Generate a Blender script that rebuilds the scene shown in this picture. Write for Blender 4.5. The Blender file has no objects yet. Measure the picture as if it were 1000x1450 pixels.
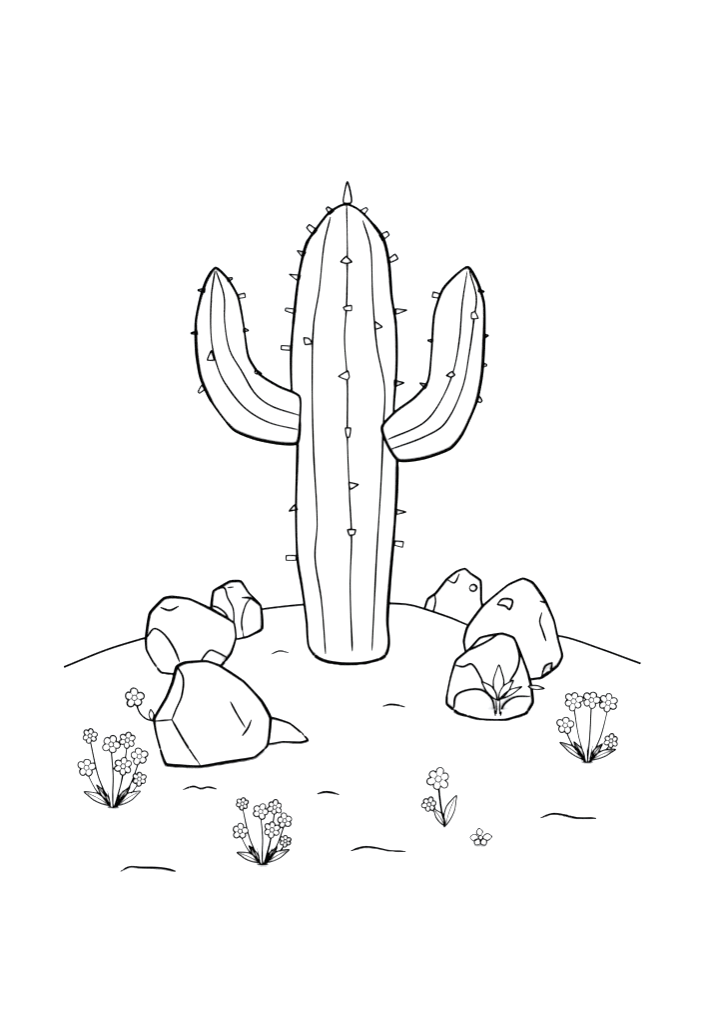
import bpy, math, random
from mathutils import Vector
from mathutils.geometry import delaunay_2d_cdt
random.seed(4)
F=2040.0; CX=500.0; CY=725.0; H=1.25; YC=15.0   # lens in px, eye height, distance of the dune crest
WS=1.38
# ------------------------------------------------------------------ materials
def mat(name, c1, c2, scale=30, rough=0.95):
    m=bpy.data.materials.new(name); m.use_nodes=True
    nt=m.node_tree; b=nt.nodes['Principled BSDF']
    b.inputs['Roughness'].default_value=rough
    b.inputs['Specular IOR Level'].default_value=0.0
    tc=nt.nodes.new('ShaderNodeTexCoord'); n=nt.nodes.new('ShaderNodeTexNoise')
    n.inputs['Scale'].default_value=scale; n.inputs['Detail'].default_value=4
    r=nt.nodes.new('ShaderNodeValToRGB')
    r.color_ramp.elements[0].color=(*c1,1); r.color_ramp.elements[1].color=(*c2,1)
    r.color_ramp.elements[0].position=0.35; r.color_ramp.elements[1].position=0.65
    nt.links.new(tc.outputs['Object'],n.inputs['Vector'])
    nt.links.new(n.outputs['Fac'],r.inputs['Fac'])
    nt.links.new(r.outputs['Color'],b.inputs['Base Color'])
    return m
INK=mat('black_ink',(0.0006,)*3,(0.0015,)*3,60)
M_CACTUS=mat('uncoloured_cactus_skin',(0.88,)*3,(0.91,)*3)
M_ROCK=mat('uncoloured_rock',(0.87,)*3,(0.91,)*3,12)
M_FLOWER=mat('uncoloured_petals_and_leaves',(0.89,)*3,(0.92,)*3,50)
M_GROUND=mat('uncoloured_sand',(0.88,)*3,(0.91,)*3,3)
# ------------------------------------------------------------------ helpers
def spline(pts, closed=False, step=4.0, k=0.5):
    n=len(pts); out=[]
    rng=n if closed else n-1
    for i in range(rng):
        p1=pts[i]; p2=pts[(i+1)%n]
        p0=pts[i-1] if (closed or i>0) else p1
        p3=pts[(i+2)%n] if (closed or i+2<n) else p2
        L=math.hypot(p2[0]-p1[0],p2[1]-p1[1])
        def tan(a,b,c):
            la=math.hypot(b[0]-a[0],b[1]-a[1]) or 1e-6; lc=math.hypot(c[0]-b[0],c[1]-b[1]) or 1e-6
            d=((c[0]-a[0]),(c[1]-a[1])); s=2*k*L/(la+lc)
            return (d[0]*s,d[1]*s)
        m1=tan(p0,p1,p2); m2=tan(p1,p2,p3)
        m=max(2,int(L/step)+1)
        for j in range(m):
            t=j/m; t2=t*t; t3=t2*t
            a=2*t3-3*t2+1; b=t3-2*t2+t; c=-2*t3+3*t2; d=t3-t2
            out.append((a*p1[0]+b*m1[0]+c*p2[0]+d*m2[0], a*p1[1]+b*m1[1]+c*p2[1]+d*m2[1]))
    if not closed: out.append(tuple(pts[-1][:2]))
    return out
def un(u,v,Y): return Vector(((u-CX)/F*Y, Y, H-(v-CY)/F*Y))
# ground profile
CREST=[(-600,1130),(-300,1070),(0,982),(91,946),(150,922),(205,905),(260,889),(330,872),(372,864),(425,858),(490,854),(552,856),(580,858),(605,865),(640,877),(668,888),(730,896),(797,903),(850,920),(907,941),(1000,974),(1300,1075),(1600,1140)]
CS=spline(CREST,step=8)
def crest_v(u):
    if u<=CS[0][0]: return CS[0][1]
    if u>=CS[-1][0]: return CS[-1][1]
    lo,hi=0,len(CS)-1
    while hi-lo>1:
        mid=(lo+hi)//2
        if CS[mid][0]<=u: lo=mid
        else: hi=mid
    a,b=CS[lo],CS[hi]; t=(u-a[0])/(b[0]-a[0]+1e-9)
    return a[1]+(b[1]-a[1])*t
def zc(x): return H-(crest_v(CX+x*F/YC)-CY)/F*YC
def gz(x,y):
    if y<=9: s=0
    else:
        t=min(1,(y-9)/(YC-9)); s=t*t*(3-2*t)*0.55+0.45*t*t
    z=zc(x*YC/min(max(y,9),YC))*s      # the mound fans out towards the crest
    if y>YC: z=max(z-0.16*(y-YC), -2.2)
    return z
_dgc={}
def dg(u,v):
    key=(round(u/3),round(v))
    if key in _dgc: return _dgc[key]
    u,v=key[0]*3,key[1]
    Y=2.0
    while Y<YC:
        p=un(u,v,Y)
        if p.z<=gz(p.x,Y): break
        Y+=0.1
    if Y<YC:
        Y-=0.1
        while Y<YC:
            p=un(u,v,Y)
            if p.z<=gz(p.x,Y): break
            Y+=0.01
    _dgc[key]=min(Y,YC)
    return _dgc[key]
class Builder:
    def __init__(s,name,mat):
        s.name=name; s.v=[]; s.f=[]; s.m=[]; s.mat=mat
    def add(s,vs,fs,mi):
        o=len(s.v); s.v+=[tuple(p) for p in vs]
        for f in fs: s.f.append([o+i for i in f]); s.m.append(mi)
    def tube(s,P,R,closed=False,sides=8):
        n=len(P); vs=[]; fs=[]
        for i in range(n):
            a=P[i-1] if (closed or i>0) else P[i]; b=P[(i+1)%n] if (closed or i<n-1) else P[i]
            t=(b-a)
            if t.length<1e-9: t=Vector((1,0,0))
            t.normalize()
            ref=Vector((0,1,0)) if abs(t.y)<0.9 else Vector((0,0,1))
            sd=t.cross(ref).normalized(); up=sd.cross(t).normalized()
            for j in range(sides):
                an=2*math.pi*j/sides
                vs.append(P[i]+(sd*math.cos(an)+up*math.sin(an))*R[i])
        for i in range(n if closed else n-1):
            k=(i+1)%n
            for j in range(sides):
                l=(j+1)%sides
                fs.append([i*sides+j,i*sides+l,k*sides+l,k*sides+j])
        if not closed:
            fs.append([j for j in range(sides)][::-1]); fs.append([(n-1)*sides+j for j in range(sides)])
        s.add(vs,fs,1)
    def stroke(s,pts,depth,w=2.4,closed=False,k=0.5,step=3.0,taper=True,lift=1.5,widths=None,raw=False,zl=0.0):
        q=pts if raw else spline(pts,closed,step,k)
        n=len(q); ph=random.random()*6; P=[];R=[]
        for i,(u,v) in enumerate(q):
            Y=depth(u,v)
            ww=w*WS*(1+0.09*math.sin(ph+i*0.11*step/3)+0.04*math.sin(2*ph+i*0.31))
            if widths: ww*=widths(u,v)
            if taper and not closed:
                e=min(i,n-1-i)*step
                ww*=min(1,0.6+0.4*e/8.0)
            r=ww/2*Y/F
            p=un(u,v,Y-r*lift); p.z+=zl*r
            P.append(p); R.append(r)
        s.tube(P,R,closed)
    # closed drawn shape -> swelling solid with an ink rim
    def solid(s,pts,base,D=0.3,slope=1.0,w=3.4,k=0.4,grid=7,step=4,back=1.0,lines=(),lw=2.3,widths=None,rim=True):
        C=spline(pts,True,step,k)
        n=len(C); segs=[(C[i],C[(i+1)%n]) for i in range(n)]
        def dist(u,v):
            best=1e9
            for a,b in segs:
                dx=b[0]-a[0];dy=b[1]-a[1];L=dx*dx+dy*dy+1e-12
                t=((u-a[0])*dx+(v-a[1])*dy)/L; t=0 if t<0 else 1 if t>1 else t
                d=(u-a[0]-t*dx)**2+(v-a[1]-t*dy)**2
                if d<best: best=d
            return math.sqrt(best)
        def inside(u,v):
            c=False
            for a,b in segs:
                if (a[1]>v)!=(b[1]>v) and u<(b[0]-a[0])*(v-a[1])/(b[1]-a[1])+a[0]: c=not c
            return c
        us=[p[0] for p in C]; vs_=[p[1] for p in C]
        pts2=[Vector(p) for p in C]
        g=grid; v=min(vs_)+g*0.5; row=0
        while v<max(vs_):
            u=min(us)+g*0.5*(row%2)
            while u<max(us):
                if inside(u,v) and dist(u,v)>g*0.45: pts2.append(Vector((u,v)))
                u+=g
            v+=g*0.87; row+=1
        ov,oe,of,_,_,_=delaunay_2d_cdt(pts2,[(i,(i+1)%n) for i in range(n)],[],1,1e-4)
        def delta(u,v):
            e=dist(u,v)*base(u,v)/F
            return D*(1-math.exp(-slope*e/D))
        front=[];bk=[]
        for p in ov:
            Y=base(p.x,p.y); d=delta(p.x,p.y) if dist(p.x,p.y)>0.3 else 0
            P=un(p.x,p.y,Y); front.append(un(p.x,p.y,Y-d-0.0004)); bk.append(Vector((P.x,P.y+d*back+0.0025,P.z)))
        fs=[list(f) for f in of]
        s.add(front,fs,0); s.add(bk,[f[::-1] for f in fs],0)
        if rim: s.stroke(C,base,w,closed=True,raw=True,step=step,lift=1.5,widths=widths)
        surf=lambda u,v: base(u,v)-(delta(u,v) if inside(u,v) else 0)
        for ln in lines: s.stroke(ln,surf,lw)
        return surf
    def done(s,parent=None):
        me=bpy.data.meshes.new(s.name); me.from_pydata(s.v,[],s.f)
        me.materials.append(s.mat); me.materials.append(INK)
        me.polygons.foreach_set('material_index',s.m)
        for p in me.polygons: p.use_smooth=True
        c=sum((Vector(x) for x in s.v),Vector())/max(1,len(s.v)); zmin=min(x[2] for x in s.v)
        if s.name.startswith('ground'): c=Vector((0,0,0)); zmin=0
        o=Vector((c.x,c.y,zmin))
        for vv in me.vertices: vv.co-=o
        ob=bpy.data.objects.new(s.name,me); ob.location=o
        bpy.context.scene.collection.objects.link(ob)
        if parent: ob.parent=parent
        me.update(); return ob
def leaning(uc,vb,back):
    d0=dg(uc,vb)
    def f(u,v):
        if v>=vb: return d0-0.06
        return max(d0-0.3,min(dg(u,v),d0+back))-0.06
    return f
# ------------------------------------------------------------------ ground
xs=[-400,-200,-100,-50,-25,-15,-10,-8]+[i*0.1-6.3 for i in range(127)]+[8,10,15,25,50,100,200,400]
ys=[-60,-20,-8,-4]+[i*0.25 for i in range(0,36)]+[9+i*0.15 for i in range(41)]+[15.2,15.5,16,17,18,20,23,26,29,35,50,80,140,260,500,900]
g=Builder('ground',M_GROUND)
gv=[Vector((x,y,gz(x,y))) for y in ys for x in xs]; nx=len(xs)
g.add(gv,[[j*nx+i,j*nx+i+1,(j+1)*nx+i+1,(j+1)*nx+i] for j in range(len(ys)-1) for i in range(nx-1)],0)
ground=g.done()
gl=Builder('ground_contour_lines',M_GROUND)
seg=[p for p in CS if 92<p[0]<906]
gl.stroke([(90,946.5)]+seg+[(908,941.5)],lambda u,v:YC-0.01,2.5,raw=True,taper=False,lift=0.5,zl=1.0)
for ln,w in [([(384,927),(396,923),(409,925)],1.8),([(542,1001),(555,999),(574,1002)],2.4),
    ([(259,1119),(274,1115),(284,1118),(294,1116),(307,1118)],2.2),([(449,1125),(463,1123),(480,1126)],2.4),
    ([(497,1206),(515,1201),(532,1202),(552,1206),(575,1207)],2.5),([(766,1159),(783,1154),(800,1156),(818,1160),(845,1160)],2.5),
    ([(170,1235),(183,1229),(200,1230),(228,1231),(249,1235)],2.6)]:
    gl.stroke(ln,lambda u,v:dg(u,v),w,lift=1.5,zl=1.0)
gl.done(ground)
# ------------------------------------------------------------------ cactus
c=Builder('cactus',M_CACTUS)
tb=leaning(495,940,0.42)
trunk=[(491,289),(507,296),(523,311),(543,338),(551,372),(555,420),(561,460),(562,520),(558,583),(561,620),(563,652),(562,700),(558,760),(552,830),(549,880),(551,912),(545,929),(520,938),(490,940),(465,937),(447,929),(437,915),(434,880),(428,835),(421,790),(419,720),(421,628),(419,600),(413,555),(412,500),(418,430),(424,385),(434,345),(447,325),(465,302),(480,292)]
def tw(u,v):
    w=1.0
    if u>530 and (v<460 or v>660): w=1.2
    if u<440 and 340<v<460: w=1.2
    if v>925: w=1.25
    return w
ribs=[[(468,307),(459,345),(452,410),(444,460),(442,540),(444,640),(449,740),(446,790),(455,850),(461,926)],
 [(491,290),(492,360),(491,430),(488,480),(492,540),(492,620),(495,700),(498,760),(496,830),(499,922)],
 [(514,312),(525,350),(528,420),(534,490),(545,550),(543,605),(541,660),(539,700),(534,780),(530,860),(527,921)]]
ts=c.solid(trunk,tb,D=0.36,slope=1.2,w=2.9,k=0.45,grid=8,lines=ribs,lw=2.0,widths=tw)
Yt=tb(495,500)
# arms, springing from the front of the trunk
ab=lambda u,v: Yt-0.20
larm=[(305,379),(322,394),(337,420),(345,460),(352,505),(368,530),(395,547),(424,561),(425,590),(421,627),(395,628),(360,621),(330,608),(300,570),(284,535),(278,500),(277,455),(284,420),(293,395)]
ls=c.solid(larm,ab,D=0.2,slope=1.0,w=2.8,k=0.35,grid=6,widths=lambda u,v:1.25 if (u<300 or v>600) else 1.0,lw=2.0,lines=[
 [(304,384),(299,420),(299,480),(308,520),(320,545),(347,578),(380,598),(421,608)],
 [(306,384),(317,418),(318,455),(325,495),(342,525),(362,558),(385,575),(424,588)]])
rarm=[(663,378),(645,390),(627,410),(615,445),(611,500),(606,540),(587,563),(560,583),(541,605),(550,632),(565,652),(600,649),(638,635),(655,615),(675,570),(683,530),(686,480),(686,430),(677,400)]
rs=c.solid(rarm,ab,D=0.2,slope=1.0,w=2.8,k=0.35,grid=6,widths=lambda u,v:1.25 if (u>660 or v>600) else 1.0,lw=2.0,lines=[
 [(662,384),(655,430),(651,480),(641,530),(620,575),(598,600),(550,622)],
 [(665,384),(675,420),(672,450),(665,500),(655,550),(630,600),(600,619),(554,636)]])
def spine(bu,bv,tu,tv,w,base,blunt=0.0):
    dx=tu-bu;dy=tv-bv;L=math.hypot(dx,dy);nx_,ny_=-dy/L*w/2,dx/L*w/2
    bl=blunt
    pts=[(bu+nx_,bv+ny_),(tu+nx_*bl,tv+ny_*bl),(tu-nx_*bl,tv-ny_*bl),(bu-nx_,bv-ny_)] if bl>0 else [(bu+nx_,bv+ny_),(tu,tv),(bu-nx_,bv-ny_)]
    Y0=base(bu,bv)
    c.solid(pts,lambda u,v:Y0-0.012,D=0.012,slope=0.6,w=1.85,k=0.08,grid=4,step=3)
c.solid([(486.5,287),(488,272),(492,257),(496.5,272),(497.5,287)],lambda u,v:Yt-0.01,D=0.03,slope=0.8,w=2.2,k=0.4,grid=4,step=3)
for a in [(470,301,463,294,8,.5),(446,329,436,320,9,.7),(431,361,421,355,9,0.1),(424,394,409,388,9,0),(418,441,404,438,7,.6),(411,493,398,492,6,1.0),
          (419,718,409,724,8,0),(419,790,405,790,7,1),(513,301,520,295,8,.5),(539,337,550,330,9,.7),(552,369,562,363,6,1.4),(561,441,577,439,8,0),
          (559,543,573,542,9,0),(562,725,576,725,7,0),(559,769,571,771,6,1.4)]: spine(*a[:5],tb,a[5])
for a in [(290,411,280,411,6,.3),(279,471,270,472,5,.3),(288,548,281,556,8,.4),(322,396,329,394,5,.5),(337,420,347,418,5,1.3),(345,467,352,468,6,0.2),(361,526,371,529,7,0)]: spine(*a[:5],ab,a[5])
for a in [(623,419,613,417,6,1.3),(613,483,606,482,5,.3),(604,547,594,542,7,0),(678,411,686,413,4,.3),(686,476,692,475,6,.2),(685,517,690,517,6,.4),(677,564,682,569,8,.5)]: spine(*a[:5],ab,a[5])
def mark(pts,surf):
    cu=sum(p[0] for p in pts)/len(pts); cv=sum(p[1] for p in pts)/len(pts); Y0=surf(cu,cv)-0.03
    c.solid(pts,lambda u,v:Y0,D=0.02,slope=0.8,w=1.9,k=0.12,grid=4,step=3)
mark([(482,371),(490,363),(499,371),(491,373)],ts); mark([(486,435),(498,432),(498,440),(488,439)],ts)
mark([(430,478),(437,479),(443,486),(432,488)],ts); mark([(531,455),(542,463),(532,466)],ts)
mark([(479,533),(493,525),(495,534),(492,538)],ts); mark([(489,606),(497,606),(495,619),(491,619)],ts)
mark([(494,683),(508,686),(496,693)],ts); mark([(492,750),(504,750),(502,757),(495,758)],ts)
mark([(293,510),(299,496),(303,510)],ls); mark([(632,532),(640,526),(645,531),(639,534)],rs); mark([(668,443),(673,441),(678,451),(668,451)],rs)
c.done()
# ------------------------------------------------------------------ rocks
def rock(pts,vb,back,D,lines,w=3.1,base=None,lw=2.4,name='rock',k=0.22):
    r=Builder(name,M_ROCK); uc=sum(p[0] for p in pts)/len(pts)
    b=base or leaning(uc,vb,back)
    s=r.solid(pts,b,D=D,slope=0.9,w=w,k=k,grid=7,lines=lines,lw=lw,widths=lambda u,v:1.0+0.12*math.sin(u*0.07+v*0.05))
    r.done(); return s
rock([(250,944),(262,938),(292,936),(310,942),(345,965),(370,992),(383,1016),(381,1045),(378,1057),(360,1072),(320,1079),(283,1085),(255,1084),(235,1082),(228,1065),(221,1040),(218,1018),(235,988),(244,966)],1085,0.5,0.3,
 [[(251,944),(259,960),(257,985),(249,1004),(243,1019)],[(220,1021),(243,1019)],[(243,1019),(262,1052),(283,1083)],[(326,993),(335,1010),(347,1030)],[(356,1019),(351,1031),(343,1042)]])
rock([(378,1016),(392,1018),(410,1024),(424,1035),(436,1048),(425,1051),(400,1050),(376,1053)],1053,0.3,0.12,[],w=2.5,name='rock')
rock([(232,847),(243,845),(268,848),(300,863),(331,882),(334,903),(327,925),(312,943),(280,956),(250,955),(228,952),(216,937),(207,920),(206,905),(212,868)],956,0.6,0.3,
 [[(227,860),(240,864),(253,858)],[(208,902),(218,890),(232,898),(246,918),(254,937)],[(284,936),(297,921),(308,924),(323,932)]],w=2.9)
rock([(299,858),(302,837),(313,830),(326,823),(341,823),(352,839),(369,857),(371,890),(352,901),(335,905),(312,895),(300,880)],905,0.4,0.2,
 [[(302,836),(317,832),(322,846),(330,862),(331,890)],[(299,858),(308,860),(320,870),(328,893)],[(345,903),(342,880),(348,856),(355,847)],[(342,846),(355,847),(369,858)],[(322,832),(331,831)]],w=2.8,lw=2.1)
rock([(600,868),(606,848),(617,840),(633,820),(647,809),(659,805),(667,812),(681,822),(682,850),(686,870),(686,905),(650,905),(605,895)],905,0.3,0.2,
 [[(616,841),(617,852),(613,869)],[(616,841),(605,850)],[(634,821),(644,825),(651,812)],[(665,832),(668,828),(673,828),(676,832),(672,837),(667,836),(665,832)]],w=2.8,lw=2.1,base=lambda u,v:15.25)
rock([(657,908),(662,888),(684,858),(720,828),(741,819),(755,825),(772,849),(785,878),(791,905),(797,929),(790,943),(766,960),(740,962),(700,950),(662,930)],962,0.6,0.32,
 [[(704,856),(712,848),(726,850),(722,863),(716,858),(704,856)],[(768,867),(765,880),(769,893),(774,908)],[(765,851),(775,854)],[(767,958),(773,943),(783,938)],[(783,938),(780,948),(767,958)]],w=2.9)
fr=rock([(633,985),(638,960),(646,935),(665,919),(680,903),(696,899),(712,897),(728,903),(738,925),(748,952),(753,972),(755,995),(745,1010),(715,1019),(680,1018),(650,1010),(633,997)],1019,0.4,0.25,
 [[(646,942),(656,944),(668,940),(680,957),(687,975)],[(643,1002),(646,985),(662,977),(682,977),(697,990),(702,1014)],[(709,1014),(714,998),(730,987),(751,986)],[(730,905),(736,928),(733,947),(722,965)],[(664,921),(690,908),(706,898)]],w=2.9)
# ------------------------------------------------------------------ plants
def leaf(b,bu,bv,tu,tv,w,base,bend=0.0,rib=True,lw=1.6):
    dx=tu-bu;dy=tv-bv;L=math.hypot(dx,dy);nx_,ny_=-dy/L,dx/L
    def P(t,o): 
        q=o+bend*L*4*t*(1-t)*0.25
        return (bu+dx*t+nx_*q,bv+dy*t+ny_*q)
    pts=[P(0,0),P(.25,w*.4),P(.55,w*.5),P(.8,w*.27),P(1,0),P(.8,-w*.27),P(.55,-w*.5),P(.25,-w*.4)]
    b.solid(pts,base,D=0.012,slope=0.5,w=lw,k=0.4,grid=4,step=3,lines=[[P(.05,0),P(.5,0),P(.85,0)]] if rib else [],lw=1.0)
def head(b,u,v,R,base,n=5,rot=0.0,lw=1.6,sq=1.0):
    pts=[]
    for i in range(n*8):
        a=rot+2*math.pi*i/(n*8); ph=(i%8)/8
        r=R*(0.66+0.40*math.sin(math.pi*ph)**0.6)*(1+0.06*math.sin(3*a+u))
        pts.append((u+r*math.cos(a)*sq,v+r*math.sin(a)))
    lines=[]
    for i in range(n):
        a=rot+2*math.pi*i/n
        lines.append([(u+R*.68*math.cos(a)*sq,v+R*.68*math.sin(a)),(u+R*.34*math.cos(a)*sq,v+R*.34*math.sin(a))])
    s=b.solid(pts,base,D=0.012,slope=0.4,w=lw,k=0.45,grid=4,step=2.5,lines=lines,lw=1.15)
    cc=[(u+R*.3*math.cos(t*math.pi/4),v+R*.3*math.sin(t*math.pi/4)) for t in range(8)]
    b.stroke(cc,lambda a,c_:s(u,v)-0.004,1.2,closed=True,step=1.5)
def plant(bu,bv,heads,leaves,name='flower_plant',lw=1.8,grass=True):
    b=Builder(name,M_FLOWER); Y0=dg(bu,bv)-0.03
    for i,(u,v,r) in enumerate(heads):
        dx=u-bu
        off=(i%3-1)*0.02
        mid=(bu+dx*0.66,bv-(bv-v)*0.45) if abs(dx)>5 else (bu+dx*.4+1,bv-(bv-v)*.5)
        b.stroke([(bu+dx*0.10,bv),(bu+dx*.30,bv-(bv-v)*.16),mid,(u,v+r*.5)],lambda a,c_,o=off:Y0+o*(bv-c_)/60,lw,taper=False)
        head(b,u,v,r,lambda a,c_,o=off:Y0-0.03+o,5 if i%2 else 6,rot=0.5*i+0.2)
    for L in leaves: leaf(b,bu+L[0],bv+L[1],bu+L[2],bv+L[3],L[4],lambda a,c_:Y0-0.012,L[5])
    if grass:
        for a in (-9,-5,0,5,8): b.stroke([(bu+a*.8,bv-1),(bu+a*1.0,bv-11),(bu+a*1.7,bv-24)],lambda p,q:Y0-0.02,1.1)
        b.stroke([(bu-8,bv),(bu,bv+0.5),(bu+8,bv)],lambda p,q:Y0-0.02,1.6)
    b.done()
plant(160,1143,[(127,1042,10),(157,1054,12),(180,1048,11),(122,1087,12),(174,1085,12),(197,1071,11.5),(197,1103,9.5)],
 [(-6,-3,-42,-22,11,.15),(7,-3,39,-23,11,-.15),(-4,-3,-24,-32,7,.1),(4,-3,24,-29,7,-.1)])
plant(372,1224,[(343,1138,8.5),(369,1149,10.5),(389,1143,10),(340,1177,10.5),(385,1175,11),(403,1162,10),(404,1191,8)],
 [(-5,-3,-37,-17,10,.15),(6,-3,38,-21,10,-.15),(-4,-3,-20,-27,6,.1),(4,-3,21,-25,6,-.1)])
plant(832,1079,[(813,993,12.5),(838,991,11.5),(862,995,12.5),(801,1027,11.5),(866,1049,9.5)],
 [(-4,-3,-39,-28,10,.15),(6,-3,41,-18,9,-.15),(-3,-3,-19,-29,7,.1),(4,-3,22,-26,7,-.1)])
plant(631,1171,[(621,1103,15)],[(0,-2,16,-45,13,-.15),(-1,-2,-17,-26,10,.15)],grass=False,lw=2.4)
b=Builder('flower',M_FLOWER); Y0=dg(620,1168)
b.stroke([(627,1164),(620,1152),(612,1143)],lambda u,v:Y0,2.0,taper=False); head(b,608,1139,10,lambda u,v:Y0-0.04,6,.3); b.done()
# fallen blossom lying on the sand
b=Builder('fallen_blossom',M_FLOWER)
Yf=dg(681,1198)
gd=lambda u,v:Yf-0.03+ (1198-v)/F*6.0*2.0
for a,r0 in ((-1.75,14),(-0.1,16),(1.0,13),(2.2,13),(3.15,15)):
    u,v=681,1186; ca,sa=math.cos(a),math.sin(a)*0.95
    pts=[(u+ca*3,v+sa*3),(u+ca*r0*.6-sa*4.8,v+sa*r0*.6+ca*4.8),(u+ca*r0,v+sa*r0),(u+ca*r0*.6+sa*4.8,v+sa*r0*.6-ca*4.8)]
    b.solid(pts,gd,D=0.008,slope=0.3,w=1.5,k=0.5,grid=4,step=2.5)
b.stroke([(684,1186),(681,1189),(678,1186),(681,1183)],lambda u,v:gd(u,v)-0.02,1.4,closed=True,step=1.5)
b.done()
# blossom leaning out beside the front rock
b=Builder('flower',M_FLOWER); Y0=dg(213,1022)-0.05
b.stroke([(193,998),(198,1010),(207,1018),(217,1021)],lambda u,v:Y0,2.2,taper=False)
head(b,190,988,13,lambda u,v:Y0-0.03,5,.3,1.9); leaf(b,215,1020,213,1004,7,lambda u,v:Y0-.02,0,False,1.8); b.done()
# desert sprout growing against the front rock
b=Builder('desert_sprout',M_FLOWER); Yr=fr(706,985)-0.06
yb=lambda u,v: Yr
yb2=lambda u,v: Yr-0.02
leaf(b,706,992,707,941,15,yb,0.0,False,1.9)
leaf(b,704,991,682,965,10,yb2,.2,False,1.7); leaf(b,707,991,728,963,10,yb2,-.2,False,1.7)
leaf(b,708,990,740,972,7,yb2,-.1,False,1.6)
b.stroke([(703,991),(703.5,1005),(702.5,1018)],yb2,1.8); b.stroke([(708.5,991),(708,1005),(709,1017)],yb2,1.8)
leaf(b,748,972,772,975,6,yb,0,False,1.8)
b.done()
# ------------------------------------------------------------------ daylight
sc=bpy.context.scene
w=bpy.data.worlds.new('World'); sc.world=w; w.use_nodes=True; nt=w.node_tree; nt.nodes.clear()
out=nt.nodes.new('ShaderNodeOutputWorld'); add=nt.nodes.new('ShaderNodeAddShader')
sky=nt.nodes.new('ShaderNodeTexSky'); sky.sky_type='NISHITA'; sky.sun_disc=False
sky.sun_elevation=math.radians(40); sky.sun_rotation=math.radians(180)
b1=nt.nodes.new('ShaderNodeBackground'); b1.inputs[1].default_value=0.05
b2=nt.nodes.new('ShaderNodeBackground'); b2.inputs[0].default_value=(1,1,1,1); b2.inputs[1].default_value=1.5
nt.links.new(sky.outputs[0],b1.inputs[0]); nt.links.new(b1.outputs[0],add.inputs[0]); nt.links.new(b2.outputs[0],add.inputs[1]); nt.links.new(add.outputs[0],out.inputs[0])
sl=bpy.data.lights.new('sun','SUN'); sl.energy=1.5; sl.angle=math.radians(20); sl.color=(1,0.98,0.95)
so=bpy.data.objects.new('sun',sl); sc.collection.objects.link(so); so.rotation_euler=(math.radians(50),0,0); so.location=(0,-10,10)
cam=bpy.data.cameras.new('camera'); co=bpy.data.objects.new('camera',cam); sc.collection.objects.link(co)
co.location=(0,0,H); co.rotation_euler=(math.radians(90),0,0)
cam.sensor_fit='VERTICAL'; cam.sensor_height=24; cam.lens=F/1450*24; cam.clip_end=3000; cam.clip_start=0.05
sc.camera=co
sc.view_settings.view_transform='Standard'; sc.view_settings.look='None'; sc.view_settings.exposure=0
